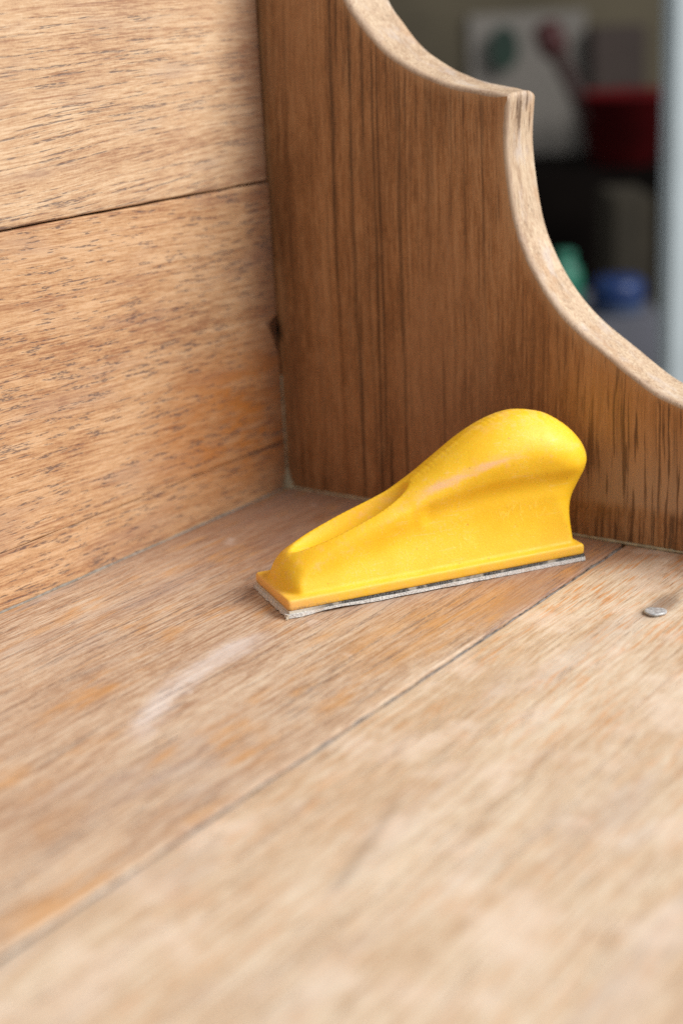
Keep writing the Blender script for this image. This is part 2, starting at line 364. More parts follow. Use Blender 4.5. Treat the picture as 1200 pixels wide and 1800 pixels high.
# sweep a rounded edge profile along the curve: inset (into the wood) and x
prof = []
R1, R2 = 0.0020, 0.0036
for k in range(6):
    t = k / 5 * math.pi / 2; prof.append((R1 * (1 - math.sin(t)), -R1 * (1 - math.cos(t))))
for k in range(1, 8): prof.append((0.0, -R1 - (TH - R1 - R2) * k / 8))
for k in range(7):
    t = k / 6 * math.pi / 2; prof.append((R2 * (1 - math.cos(t)), -(TH - R2) - R2 * math.sin(t)))
NC = len(curve); V = []; Fc = []; mi = []
for i, (y, z) in enumerate(curve):
    p0 = Vector(curve[max(i - 1, 0)]); p1 = Vector(curve[min(i + 1, NC - 1)])
    t = (p1 - p0).normalized(); nin = Vector((-t.y, t.x)); nin = -nin if nin.y > 0 or (abs(nin.y) < 0.3 and nin.x > 0) else nin   # into the wood (down / back)
    if nin.y > 0.2: nin = -nin
    s_ = i * 0.004
    j0 = mnoise.noise(Vector((s_ * 55, 2.2, 0))) * 0.00035 + mnoise.noise(Vector((s_ * 190, 2.2, 0))) * 0.0002
    for k, (ins, x) in enumerate(prof):
        jx = j0 if k < 4 else 0.0
        sl = 0.0065 * max(0.0, min(1.0, (0.128 - y) / 0.07)) * (-x / TH) if i < NC and z > 0.198 else 0.0
        dt = (Vector((y, z)) - Vector((0.1352, 0.1986))).length; wg = math.exp(-(dt / 0.0055) ** 2); xx = -x / TH
        lim_ = min(1.0, 0.6 * dt / 0.0036)
        drop = 0.0034 * wg * (max(0, (xx - 0.6) / 0.4) ** 2 + 0.35 * max(0, (0.3 - xx) / 0.3) ** 2)
        z = curve[i][1] - drop; y = curve[i][0] - 0.35 * drop
        V.append((x, y + sl + nin.x * (ins + max(jx, -0.0002)) * lim_, z + nin.y * (ins + max(jx, -0.0002)) * lim_))
K = len(prof)
for i in range(NC - 1):
    for k in range(K - 1):
        Fc.append((i * K + k, i * K + k + 1, (i + 1) * K + k + 1, (i + 1) * K + k)); mi.append(1)
# faces: strips from the curve down to the panel's straight borders
base = len(V)
for i in range(NC):
    y0, z0 = V[i * K][1], V[i * K][2]; y1, z1 = V[i * K + K - 1][1], V[i * K + K - 1][2]
    V.append((0.0, min(y0, 0.385), -0.03)); V.append((-TH, min(y1, 0.385), -0.03))
ins_pts = [(-0.02, 0.300), (-0.02, -0.03)]
def face(ids): Fc.append(tuple(ids)); mi.append(0)
# inner face and outer face as single n-gons
bi = len(V); V += [(0.0, -0.03, 0.300), (0.0, -0.03, -0.03), (0.0, 0.39, -0.03), (-TH, -0.03, 0.300), (-TH, -0.03, -0.03), (-TH, 0.39, -0.03)]
V = V[:base] + V[bi:]; bi = base
face([i * K for i in range(NC)] + [bi + 2, bi + 1, bi]); face([i * K + K - 1 for i in range(NC)][::-1] + [bi + 3, bi + 4, bi + 5])
face([bi, bi + 1, bi + 4, bi + 3]); face([bi + 1, bi + 2, bi + 5, bi + 4])
face([bi, bi + 3] + list(range(K))[::-1]); face([bi + 2, (NC - 1) * K] + [(NC - 1) * K + k for k in range(1, K)] + [bi + 5])
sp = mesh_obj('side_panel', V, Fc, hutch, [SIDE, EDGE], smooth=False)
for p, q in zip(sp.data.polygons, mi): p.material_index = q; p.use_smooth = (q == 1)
bm = bmesh.new(); bm.from_mesh(sp.data); bmesh.ops.recalc_face_normals(bm, faces=bm.faces); bm.to_mesh(sp.data); bm.free()
sp['label'] = 'dark stained side panel with a pale sanded scalloped edge'

# --- dust and filler in the joints
DUST = simple('sanding_dust_grey', srgb(138, 130, 120), 0.9, 0.25, 400)
PUTTY = simple('old_filler_cream', srgb(172, 158, 130), 0.8, 0.2, 250)
def bead(name, p, q, r, mat, seed, up=(0, 0, 1), n=160, wob=0.6, gap=0.0):
    """irregular half-round run of filler along an inner corner"""
    p, q = Vector(p), Vector(q); t = (q - p).normalized(); side = t.cross(Vector(up)).normalized(); up = Vector(up)
    V, Fc = [], []; m_ = 8
    for i in range(n + 1):
        s_ = i / n; c = p.lerp(q, s_); L = (q - p).length * s_
        rr = r * (0.75 + wob * mnoise.noise(Vector((L * 90, seed, 0))) + 0.35 * mnoise.noise(Vector((L * 420, seed, 3))))
        rr *= 1 if mnoise.noise(Vector((L * 30, seed, 9))) > gap - 1 else 0.3
        rr = max(rr, r * 0.12)
        for k in range(m_):
            a_ = k / m_ * 2 * math.pi
            jit = 1 + 0.25 * mnoise.noise(Vector((L * 300, k * 1.7, seed)))
            V.append(c + side * math.cos(a_) * rr * jit + up * math.sin(a_) * rr * 0.8 * jit)
    for i in range(n):
        for k in range(m_):
            Fc.append((i * m_ + k, i * m_ + (k + 1) % m_, (i + 1) * m_ + (k + 1) % m_, (i + 1) * m_ + k))
    return mesh_obj(name, V, Fc, hutch, [mat])
SEAMD = simple('packed_seam_dirt', srgb(122, 116, 112), 0.95, 0.5, 160)
bead('dust_line', (0.004, SEAM_F, -0.0014), (0.74, SEAM_F, -0.0014), 0.0011, SEAMD, 1, n=700, wob=0.9)
bead('dust_line', (0.002, 0.0004, 0.0002), (0.74, 0.0004, 0.0002), 0.0009, DUST, 2, n=500)
bead('filler_bead', (0.0004, 0.002, 0.0003), (0.0004, 0.38, 0.0003), 0.0012, PUTTY, 3, n=300, wob=0.8)
bead('filler_bead', (0.0006, 0.0006, 0.001), (0.0004, 0.0004, 0.060), 0.0007, PUTTY, 4, up=(0, 1, 0), n=90)
# lump of filler in the very corner
bm = bmesh.new(); bmesh.ops.create_icosphere(bm, subdivisions=3, radius=1)
for v in bm.verts:
    h = v.co.z
    k = 1 + 0.22 * mnoise.noise(v.co * 2.3)
    taper = 1.0 if h < 0 else max(0.12, (1 - h) ** 1.3)
    v.co = Vector((v.co.x * 0.0034 * taper * k + 0.0008, v.co.y * 0.0034 * taper * k + 0.0008, 0.0008 + h * (0.0145 if h > 0 else 0.002)))
me = bpy.data.meshes.new('filler_lump'); bm.to_mesh(me); bm.free()
finish(bpy.data.objects.new('filler_lump', me), hutch, [PUTTY])

# --- nail driven into the front shelf board
g = G('nail_steel_dull'); nn = g.noise(g.obj(), 4, 0.6, 900)
g.set(Base_Color=g.mix(g.ss(nn, 0.35, 0.7), srgb(160, 160, 160), srgb(206, 206, 206)), Metallic=0.25, Roughness=g.ss(nn, 0.3, 0.7, 0.38, 0.6), Normal=g.bump(nn, 0.25, 0.0003))
V, Fc = [], []
rings = [(0.0, 0.00070), (0.0034, 0.00072), (0.0043, 0.00066), (0.00465, 0.00040), (0.00455, -0.0002), (0.0040, -0.0006), (0.0016, -0.0010), (0.0016, -0.012), (0.0, -0.014)]
NS = 28
for (r, h) in rings:
    for k in range(NS):
        a_ = k / NS * 2 * math.pi; rr = r * (1 + 0.05 * math.sin(3 * a_ + 1) + 0.03 * math.sin(5 * a_))
        V.append((rr * math.cos(a_), rr * math.sin(a_), h + 0.055 * rr * math.cos(a_ - 0.6)))
for i in range(len(rings) - 1):
    for k in range(NS): Fc.append((i * NS + k, (i + 1) * NS + k, (i + 1) * NS + (k + 1) % NS, i * NS + (k + 1) % NS))
nail = mesh_obj('nail', V, Fc, front_board, [g.mat]); nail.location = (0.0705, 0.2398, 0.00025); nail['label'] = 'flat grey nail head in the front shelf board'

# ------------------------------------------------------------------ sanding block
BA = Vector((0.14758225, 0.11307766, 0.0)); BU = Vector((-0.84990627, 0.52693389, 0)); BV = Vector((-0.52693389, -0.84990627, 0))
block = empty('sanding_block', BA, 'yellow rubber teardrop sanding block standing on the wooden shelf', 'sanding block')
block.rotation_euler = (0, 0, math.atan2(BU.y, BU.x))       # local x = toe to heel, local y = away from the viewer

def interp(x, xs, ys): return np.interp(x, xs, ys)
def smooth1(xs, ys, x):
    # monotone-ish smooth interpolation: smoothstep between knots blended with linear
    x = np.asarray(x); xs = np.asarray(xs, float); ys = np.asarray(ys, float)
    d = np.gradient(ys, xs)
    i = np.clip(np.searchsorted(xs, x) - 1, 0, len(xs) - 2); h = xs[i + 1] - xs[i]; t = np.clip((x - xs[i]) / h, 0, 1)
    return (2*t**3-3*t**2+1)*ys[i] + (t**3-2*t**2+t)*h*d[i] + (-2*t**3+3*t**2)*ys[i+1] + (t**3-t**2)*h*d[i+1]

def build_block():
    h = 0.75
    us = np.arange(-2, 153, h); vs = np.arange(-2, 42.5, h); zs = np.arange(0.9, 72, h)
    # side outline, (u, z) in mm
    top = [(1.8, 0), (1.8, 9), (3.0, 14.5), (5.6, 18.5), (9.5, 21.8), (20, 27.0), (35, 32.6), (50, 37.4), (60, 41.2), (69, 46), (79, 52.2), (90, 59.0), (100, 63.8), (109, 66.6), (117, 67.5), (125, 66.3),
           (132.5, 63.6), (141, 57.8), (147, 51), (149.6, 44), (148.6, 37.5), (145.2, 31), (141.8, 25), (140.0, 18), (139.2, 10), (139.2, 0)]
    # smooth the outline
    P = np.array(top); pts = []
    for i in range(len(P) - 1):
        p0, p1, p2, p3 = P[max(i-1,0)], P[i], P[i+1], P[min(i+2,len(P)-1)]
        for t in np.linspace(0, 1, 6, endpoint=False):
            pts.append(0.5*(2*p1+(p2-p0)*t+(2*p0-5*p1+4*p2-p3)*t*t+(3*p1-p0-3*p2+p3)*t**3))
    pts.append(P[-1]); pts = np.array(pts)
    U, Z = np.meshgrid(us, zs, indexing='ij'); q = np.stack([U.ravel(), Z.ravel()], 1)
    d2 = np.full(len(q), 1e9); inside = np.zeros(len(q), bool)
    for i in range(len(pts) - 1):
        a, b = pts[i], pts[i+1]; ab = b - a; t = np.clip(((q - a) @ ab) / (ab @ ab + 1e-9), 0, 1)
        d2 = np.minimum(d2, ((q - a - t[:, None] * ab) ** 2).sum(1))
    poly = np.vstack([pts, [[139.2, -40], [1.8, -40]]])
    for i in range(len(poly)):
        a, b = poly[i], poly[(i+1) % len(poly)]
        c = ((a[1] > q[:, 1]) != (b[1] > q[:, 1])) & (q[:, 0] < (b[0]-a[0])*(q[:, 1]-a[1])/(b[1]-a[1]+1e-12)+a[0])
        inside ^= c
    D = np.where(inside, np.sqrt(d2), -np.sqrt(d2)).reshape(U.shape)
    # half width over (u, z)
    zr = smooth1([0, 12, 35, 60, 88, 112, 150], [15, 18, 26.5, 36, 46, 49.5, 47], us)
    wr = smooth1([0, 12, 35, 60, 80, 100, 118, 150], [13.5, 13.2, 12.8, 13.0, 15.0, 17.4, 18.4, 18.4], us)
    wn = smooth1([0, 15, 40, 60, 88, 115, 150], [15.0, 14.6, 13.3, 12.0, 12.0, 13.2, 14.5], us)
    zt = smooth1([0, 12, 35, 60, 88, 112, 150], [21, 23, 32, 41, 58, 67, 60], us)
    W = np.zeros_like(U)
    for i, u in enumerate(us):
        zn = 7 + 0.52 * (zr[i] - 7)
        W[i] = smooth1([0, 6, 10, zn, zr[i], max(zt[i], zr[i] + 3)], [18.2, 17.9, 16.4, wn[i], wr[i], wr[i] - (2.5 if u < 60 else 0.5)], zs)
    ker = np.exp(-0.5 * (np.arange(-6, 7) / 2.2) ** 2); ker /= ker.sum()
    for ax in (0, 1): W = np.apply_along_axis(lambda x: np.convolve(np.pad(x, 6, mode='edge'), ker, 'valid'), ax, W)
    rad = smooth1([0, 8, 30, 55, 75, 95, 115, 150], [8.0, 6.5, 5.0, 6.0, 9.5, 14, 17.5, 15.5], us)[:, None] * np.ones_like(U)
    # the heel below the bulb and the toe's lower end are squarer
    lowz = np.clip((38 - Z) / 28, 0, 1); lowz = lowz * lowz * (3 - 2 * lowz); rad = np.where(U > 90, rad * (1 - 0.74 * lowz), rad)
    e = np.clip(D / rad, -1, 1)
    prof = np.where(e > 0, np.sqrt(np.clip(1 - (1 - e) ** 2, 0, 1)), e * 2.0)
    half = W * prof
    # near the toe keep rounded corners in plan but full width elsewhere
    Vv = np.abs(vs - 20)[None, :, None]
    F = (Vv - half[:, None, :])
    # normalise a little where the half width is steep
    gu, gz = np.gradient(half, h); F = F / np.sqrt(1 + np.clip(gu**2 + gz**2, 0, 25))[:, None, :]
    u3 = us[:, None, None]; v3 = vs[None, :, None]; z3 = zs[None, None, :]
    def smax(a, b, k): hh = np.clip(0.5 - 0.5 * (b - a) / k, 0, 1); return b * (1 - hh) + a * hh + k * hh * (1 - hh)
    def smin(a, b, k): return -smax(-a, -b, k)
    # finger scoop along the toe's crest: a long trough with a domed floor
    cs, sn = math.cos(math.atan2(15.0, 44)), math.sin(math.atan2(15.0, 44))
    uc, zc = 34.5, 35.5
    ul = (u3 - uc) * cs + (z3 - zc) * sn; zl = -(u3 - uc) * sn + (z3 - zc) * cs
    el = np.sqrt((ul / 31.5) ** 2 + ((v3 - 20) / 9.4) ** 2 + (zl / 11.5) ** 2)
    scoop = (el - 1) * 7.6
    F = smax(F, -scoop, 0.7)
    # finger groove along each flank under the palm swell
    for sgn in (-1, 1):
        pts_g = np.array([(70, 31.0), (95, 35.5), (118, 36.5), (146, 35)])
        dmin = np.full(U.shape, 1e9)
        for i in range(len(pts_g) - 1):
            a, b = pts_g[i], pts_g[i+1]; ab = b - a; t = np.clip(((U - a[0]) * ab[0] + (Z - a[1]) * ab[1]) / (ab @ ab), 0, 1)
            dmin = np.minimum(dmin, np.hypot(U - a[0] - t * ab[0], Z - a[1] - t * ab[1]))
        off = sgn * (W + 5.75)
        dv = (v3 - 20) - off[:, None, :]
        F = smax(F, -(np.sqrt(dmin[:, None, :] ** 2 + dv ** 2) - 6.3), 3.0)
    # moulded base flange
    bx = np.abs(u3 - 70) - (70 - 1.0); by = np.abs(v3 - 20) - (20 - 1.0); bz = np.abs(z3 - 5.35) - (2.45 - 1.0) + 0 * u3
    bx, by, bz = np.broadcast_arrays(bx, by, bz)
    out = np.sqrt(np.maximum(bx, 0)**2 + np.maximum(by, 0)**2 + np.maximum(bz, 0)**2) + np.minimum(np.maximum(np.maximum(bx, by), bz), 0) - 1.0
    F = np.maximum(F, 5.0 - z3)
    F = smin(F, out, 1.6)
    # fine handmade unevenness
    return us, vs, zs, F, h

def surface_nets(F, us, vs, zs, h):
    s = F < 0; nx, ny, nz = F.shape
    acc = np.zeros((nx-1, ny-1, nz-1, 3)); cnt = np.zeros((nx-1, ny-1, nz-1))
    for ax in range(3):
        for b in ((0, 0), (0, 1), (1, 0), (1, 1)):
            o1 = [0, 0, 0]; others = [k for k in range(3) if k != ax]; o1[others[0]] = b[0]; o1[others[1]] = b[1]; o2 = list(o1); o2[ax] = 1
            sl = lambda o: F[o[0]:nx-1+o[0], o[1]:ny-1+o[1], o[2]:nz-1+o[2]]
            a, c = sl(o1), sl(o2); cr = (a < 0) != (c < 0); t = np.where(cr, a / np.where(a == c, 1, a - c), 0)
            for k in range(3): acc[..., k] += cr * (o1[k] + (t if k == ax else 0))
            cnt += cr
    act = cnt > 0; idx = -np.ones(act.shape, int); idx[act] = np.arange(act.sum())
    I = np.argwhere(act); P = (acc[act] / cnt[act][:, None] + I) * h + np.array([us[0], vs[0], zs[0]])
    faces = []
    for ax in range(3):
        b, c = (ax + 1) % 3, (ax + 2) % 3
        lo = np.take(s, range(0, F.shape[ax] - 1), ax); hi = np.take(s, range(1, F.shape[ax]), ax)
        E = np.argwhere(lo != hi); E = E[(E[:, b] > 0) & (E[:, c] > 0) & (E[:, b] < F.shape[b] - 1) & (E[:, c] < F.shape[c] - 1)]
        fl = lo[E[:, 0], E[:, 1], E[:, 2]]
        q = []
        for (db, dc) in ((0, 0), (-1, 0), (-1, -1), (0, -1)):
            e = E.copy(); e[:, b] += db; e[:, c] += dc; q.append(idx[e[:, 0], e[:, 1], e[:, 2]])
        q = np.stack(q, 1); q[~fl] = q[~fl][:, ::-1]; faces.append(q)
    return P, np.vstack(faces)

us, vs, zs, F, hh = build_block()
P, Q = surface_nets(F, us, vs, zs, hh)
# two rounds of gentle smoothing to erase the grid
nb_sum = np.zeros_like(P); nb_cnt = np.zeros(len(P))
e = np.vstack([Q[:, [0, 1]], Q[:, [1, 2]], Q[:, [2, 3]], Q[:, [3, 0]]])
for it in range(4):
    nb_sum[:] = 0; nb_cnt[:] = 0
    np.add.at(nb_sum, e[:, 0], P[e[:, 1]]); np.add.at(nb_cnt, e[:, 0], 1)
    lap = nb_sum / nb_cnt[:, None] - P
    P = P + lap * (0.5 if it % 2 == 0 else -0.42)
loc = P / 1000.0          # local: x = u (toe to heel), y = v (near flank to far flank)

g = G('yellow_rubber'); o = g.xyz()
n1 = g.noise(g.scl(g.obj(), 1, 1, 1), 4, 0.6, 60); n2 = g.noise(g.scl(g.obj(), 1, 1, 1), 3, 0.7, 900); n3 = g.noise(g.scl(g.obj(), 1, 1, 1), 3, 0.65, 220)
col = g.mix(g.ss(n1, 0.3, 0.7), (0.88, 0.505, 0.012, 1), (0.92, 0.555, 0.020, 1))
um = g.m('MULTIPLY', o[0], 1000); zm = g.m('MULTIPLY', o[2], 1000)
# skin worn to pinkish dust along the palm ridge
def ridge(pts):
    n = g.n.new('ShaderNodeFloatCurve'); cv = n.mapping.curves[0]
    for (x, y) in pts[1:-1]: cv.points.new(x / 150, y / 75)
    cv.points[0].location = (pts[0][0] / 150, pts[0][1] / 75); cv.points[-1].location = (pts[-1][0] / 150, pts[-1][1] / 75); n.mapping.update()
    g._in(n.inputs['Value'], g.m('DIVIDE', um, 150)); return g.m('MULTIPLY', n.outputs[0], 75)
rz = ridge([(0, 14), (20, 21), (58, 36.5), (75, 43.5), (90, 48.5), (105, 51.5), (118, 52.5), (132, 51.5), (150, 48)])
dist = g.m('ABSOLUTE', g.m('ADD', g.m('SUBTRACT', zm, rz), g.m('MULTIPLY', g.m('SUBTRACT', n3, 0.5), 3.5)))
wear = g.m('MULTIPLY', g.ss(dist, 0.4, 2.6, 1, 0), g.m('MULTIPLY', g.ss(um, 42, 70), g.ss(um, 112, 128, 1, 0)))
wear = g.m('MULTIPLY', wear, g.ss(g.noise(g.scl(g.obj(), 30, 1, 120), 3, 0.6), 0.36, 0.6))
col = g.mix(g.m('MULTIPLY', wear, 0.85), col, srgb(238, 186, 138))
rub = g.m('MULTIPLY', g.ss(dist, 1.0, 7.0, 1, 0), g.ss(n3, 0.5, 0.7)); col = g.mix(g.m('MULTIPLY', rub, 0.45), col, srgb(244, 186, 112))
# crown of the grip scuffed by the palm
scf = g.m('MULTIPLY', g.ss(zm, 58, 66), g.ss(n3, 0.42, 0.62)); col = g.mix(g.m('MULTIPLY', scf, 0.42), col, srgb(246, 196, 116))
# paler scuffed flange, tan at the toe corner
fl = g.m('MULTIPLY', g.ss(zm, 8.6, 7.2), g.ss(n3, 0.3, 0.6, 0.35, 0.9)); col = g.mix(g.m('MULTIPLY', fl, 0.55), col, srgb(248, 190, 92))
tc_ = g.m('MULTIPLY', g.ss(zm, 8.4, 6.8), g.ss(um, 26, 2)); col = g.mix(g.m('MULTIPLY', tc_, 0.6), col, srgb(236, 178, 112))
dirt = g.m('MULTIPLY', g.ss(zm, 5.6, 3.2), g.m('MULTIPLY', g.ss(n2, 0.42, 0.6), g.ss(um, 40, 0, 0.15, 0.9))); col = g.mix(dirt, col, srgb(150, 124, 92))
# rubbed remains of moulded marks low on the heel flank
mk = g.m('MAXIMUM', g.m('MULTIPLY', g.blob(um, zm, 112, 25.5, 19, 6.5), 1.0), g.m('MULTIPLY', g.blob(um, zm, 84, 16.0, 9, 4.5), 0.8))
strokes = g.ss(g.noise(g.scl(g.obj(), 520, 1, 260, 0.3), 2, 0.6, 1.0, 0.6), 0.53, 0.61)
mkm = g.m('MULTIPLY', mk, strokes); col = g.mix(g.m('MULTIPLY', mkm, 0.22), col, srgb(255, 226, 110))
speck = g.m('ADD', g.m('MULTIPLY', g.ss(n2, 0.62, 0.72), 0.35), g.m('MULTIPLY', g.m('MULTIPLY', g.ss(n2, 0.5, 0.62), g.ss(n1, 0.48, 0.62)), 0.22)); col = g.mix(speck, col, srgb(246, 206, 130))
gk = g.noise(g.scl(g.obj(), 1, 1, 1, 3.3), 2, 0.6, 420); col = g.mix(g.m('MULTIPLY', g.ss(gk, 0.70, 0.76), 0.45), col, srgb(170, 112, 40))
scr = g.noise(g.scl(g.obj(), 60, 400, 900, 1.9), 2, 0.5); col = g.mix(g.m('MULTIPLY', g.m('MULTIPLY', g.ss(scr, 0.62, 0.68), g.ss(n1, 0.42, 0.6)), 0.35), col, srgb(250, 206, 120))
hgt = g.m('ADD', g.m('MULTIPLY', n2, 0.5), g.m('ADD', g.m('MULTIPLY', n3, 0.4), g.m('MULTIPLY', mkm, 0.35)))
g.set(Base_Color=col, Roughness=g.ss(n3, 0.3, 0.7, 0.46, 0.60), Normal=g.bump(hgt, 0.28, 0.0006), Subsurface_Weight=0.12, Subsurface_Scale=0.004)
g.bsdf.inputs['Subsurface Radius'].default_value = (1.0, 0.5, 0.1); g.bsdf.inputs['Specular IOR Level'].default_value = 0.4
body = mesh_obj('body', loc, [tuple(int(k) for k in f) for f in Q], block, [g.mat])
bm = bmesh.new(); bm.from_mesh(body.data); bmesh.ops.recalc_face_normals(bm, faces=bm.faces); bm.to_mesh(body.data); bm.free()

def sheet(name, u0, u1, v0, v1, z0, z1, mat, seed, lift=None, rough_edge=0.0003, nu=150, nv=36):
    """thin layer under the block, ragged outline, top and bottom following lift(u, v)"""
    V, Fc = [], []; idx = {}
    for side, zz in ((0, z0), (1, z1)):
        for i in range(nu + 1):
            for j in range(nv + 1):
                u = u0 + (u1 - u0) * i / nu; v = v0 + (v1 - v0) * j / nv
                ju = jv = 0
                if j in (0, nv): jv = mnoise.noise(Vector((u * 0.11, j, seed))) * rough_edge * 1000 + mnoise.noise(Vector((u * 0.8, j, seed + side))) * rough_edge * 250
                if i in (0, nu): ju = mnoise.noise(Vector((v * 0.35, i, seed))) * rough_edge * 1000 + mnoise.noise(Vector((v * 1.7, i, seed + side))) * rough_edge * 600
                dz = lift(u, v, side) if lift else 0
                dz += mnoise.noise(Vector((u * 1.2, v * 1.2, seed + side * 3))) * 0.07
                idx[side, i, j] = len(V); V.append(((u + ju) / 1000, (v + jv) / 1000, (zz + dz) / 1000))
    for i in range(nu):
        for j in range(nv):
            Fc.append((idx[1, i, j], idx[1, i, j + 1], idx[1, i + 1, j + 1], idx[1, i + 1, j]))
            Fc.append((idx[0, i, j], idx[0, i + 1, j], idx[0, i + 1, j + 1], idx[0, i, j + 1]))
    for i in range(nu):
        for j in (0, nv): Fc.append((idx[0, i, j], idx[1, i, j], idx[1, i + 1, j], idx[0, i + 1, j]))
    for j in range(nv):
        for i in (0, nu): Fc.append((idx[0, i, j], idx[1, i, j], idx[1, i, j + 1], idx[0, i, j + 1]))
    ob = mesh_obj(name, V, Fc, block, [mat], smooth=False)
    bm = bmesh.new(); bm.from_mesh(ob.data); bmesh.ops.recalc_face_normals(bm, faces=bm.faces); bm.to_mesh(ob.data); bm.free()
    return ob
g = G('hook_backing_dark'); n = g.noise(g.obj(), 3, 0.7, 1400); n4 = g.noise(g.obj(), 3, 0.6, 150); ux = g.xyz()[0]
hcol = g.mix(g.ss(n, 0.4, 0.62), srgb(40, 40, 42), srgb(118, 116, 112)); hcol = g.mix(g.m('MAXIMUM', g.ss(ux, 0.022, 0.006), g.m('MULTIPLY', g.ss(n4, 0.5, 0.66), 0.6)), hcol, srgb(206, 196, 180))
g.set(Base_Color=hcol, Roughness=0.9)
sheet('hook_backing', 0.3, 139.9, -0.1, 39.8, 1.95, 3.0, g.mat, 5)
g = G('sandpaper_grit'); n = g.noise(g.obj(), 3, 0.75, 1600); n_ = g.noise(g.obj(), 3, 0.6, 120)
colp = g.mix(g.ss(n, 0.36, 0.64), srgb(182, 180, 176), srgb(240, 238, 234)); colp = g.mix(g.m('MULTIPLY', g.ss(n_, 0.52, 0.66), 0.35), colp, srgb(206, 176, 144))
g.set(Base_Color=colp, Roughness=0.9, Normal=g.bump(n, 0.6, 0.0006))
def curl(u, v, side):
    # the sheet sags from the block near the toe and lifts a little further back
    return (0.95 * math.exp(-((u - 22) / 8.0) ** 2) * (1 if side == 0 else 0.25) + 0.25 * math.exp(-((u - 60) / 30.0) ** 2) * (1 if side == 0 else 0))
paper = sheet('sandpaper', -0.9, 140.0, -0.5, 40.2, 0.3, 1.9, g.mat, 9, curl, 0.0007)
# frayed tuft at the toe corner and loose fibres along the toe
FIB = simple('frayed_fibre', srgb(222, 208, 186), 0.9, 0.15, 800)
def fibre(p, q, r):
    p, q = Vector(p) / 1000, Vector(q) / 1000; t = (q - p).normalized(); s1 = t.orthogonal().normalized(); s2 = t.cross(s1)
    V, Fc = [], []; nseg = 4
    for i in range(nseg + 1):
        c = p.lerp(q, i / nseg) + s1 * (0.0002 * math.sin(i * 1.9 + p.x * 9000)); rr = r / 1000 * (1 - 0.6 * i / nseg)
        for k in range(5): a_ = k * 1.2566; V.append(c + s1 * math.cos(a_) * rr + s2 * math.sin(a_) * rr)
    for i in range(nseg):
        for k in range(5): Fc.append((i * 5 + k, i * 5 + (k + 1) % 5, i * 5 + 5 + (k + 1) % 5, i * 5 + 5 + k))
    return V, Fc
V, Fc = [], []
def addf(p, q, r):
    v_, f_ = fibre(p, q, r); b_ = len(V); V.extend(v_); Fc.extend([tuple(i + b_ for i in f) for f in f_])
for k in range(7): addf((-0.3 + random.uniform(-.3, .3), (-0.2 + random.uniform(-.3, .3)), 1.8), (-1.3 + random.uniform(-.6, .5), (-0.9 + random.uniform(-.6, .6)), 0.15), 0.22)
for k in range(34):
    v = random.uniform(1, 39); addf((0.0, v, random.uniform(1.6, 3.0)), (random.uniform(-1.0, -0.2), v + random.uniform(-.9, .9), random.uniform(0.6, 4.4)), 0.07)
fr = mesh_obj('frayed_fibres', V, Fc, paper, [FIB]); fr['kind'] = 'stuff'

# ------------------------------------------------------------------ blurred room behind the panel
def box(name, c, sx, sy, sz, rz, mat, parent=None, bev=0.01, **props):
    bm = bmesh.new(); bmesh.ops.create_cube(bm, size=1)
    for v in bm.verts: v.co = Vector((v.co.x * sx, v.co.y * sy, v.co.z * sz))
    bmesh.ops.bevel(bm, geom=list(bm.edges), offset=bev, segments=2, affect='EDGES')
    me = bpy.data.meshes.new(name); bm.to_mesh(me); bm.free()
    o = bpy.data.objects.new(name, me); o.location = c; o.rotation_euler = (0, 0, rz)
    return finish(o, parent, [mat], False, **props)
def lathe(name, loc, prof, mat, parent=None, n=40, **props):
    V, Fc = [], []
    for (r, z) in prof:
        for k in range(n): a_ = k / n * 2 * math.pi; V.append((r * math.cos(a_), r * math.sin(a_), z))
    for i in range(len(prof) - 1):
        for k in range(n): Fc.append((i * n + k, i * n + (k + 1) % n, (i + 1) * n + (k + 1) % n, (i + 1) * n + k))
    o = mesh_obj(name, V, Fc, parent, [mat], True, **props); o.location = loc; return o

YAW = math.atan2(V_FWD.y, V_FWD.x) + math.pi / 2     # the things behind face roughly back at the viewer
FLOOR_Z = -0.80
def px(n, depth): return n * depth / F_PX            # size in metres of n photograph pixels at a depth
WALLBG = simple('dim_garage_wall', srgb(84, 76, 60), 0.9, 0.25, 3)
c = at(1000, 400, 3.7); wl = box('background_wall', (c.x, c.y, 0.5), 4.4, 0.06, 2.8, YAW, WALLBG, None, 0.005); wl['kind'] = 'structure'
FLBG = simple('dim_garage_floor', srgb(80, 75, 72), 0.9, 0.2, 4)
fl_ = mesh_obj('garage_floor', [(-5, -5, FLOOR_Z), (5, -5, FLOOR_Z), (5, 5, FLOOR_Z), (-5, 5, FLOOR_Z)], [(0, 1, 2, 3)], None, [FLBG], False); fl_['kind'] = 'structure'

def standing(name, px0, px1, py_top, depth, dz, mat, label, cat, bev=0.008, z0=FLOOR_Z):
    """upright box whose front spans two pixel columns, standing on z0"""
    l, r = at(px0, py_top, depth), at(px1, py_top, depth); top = (l.z + r.z) / 2; c = (l + r) / 2; wd = (r - l).length
    bk = Vector((V_FWD.x, V_FWD.y, 0)).normalized() * dz / 2
    o = box(name, (c.x + bk.x, c.y + bk.y, (top + z0) / 2), wd, dz, top - z0, YAW, mat, None, bev)
    o['label'] = label; o['category'] = cat; return o
# dark cabinet across the lower background
CAB = simple('dark_brown_cabinet', srgb(16, 12, 10), 0.9, 0.3, 5, Specular_IOR_Level=0.05)
cab = standing('dark_cabinet', 900, 1420, 292, 3.25, 0.40, CAB, 'dark brown cabinet far behind the side panel, under the red tub', 'cabinet')
CABTOP = (at(900, 292, 3.25).z + at(1420, 292, 3.25).z) / 2
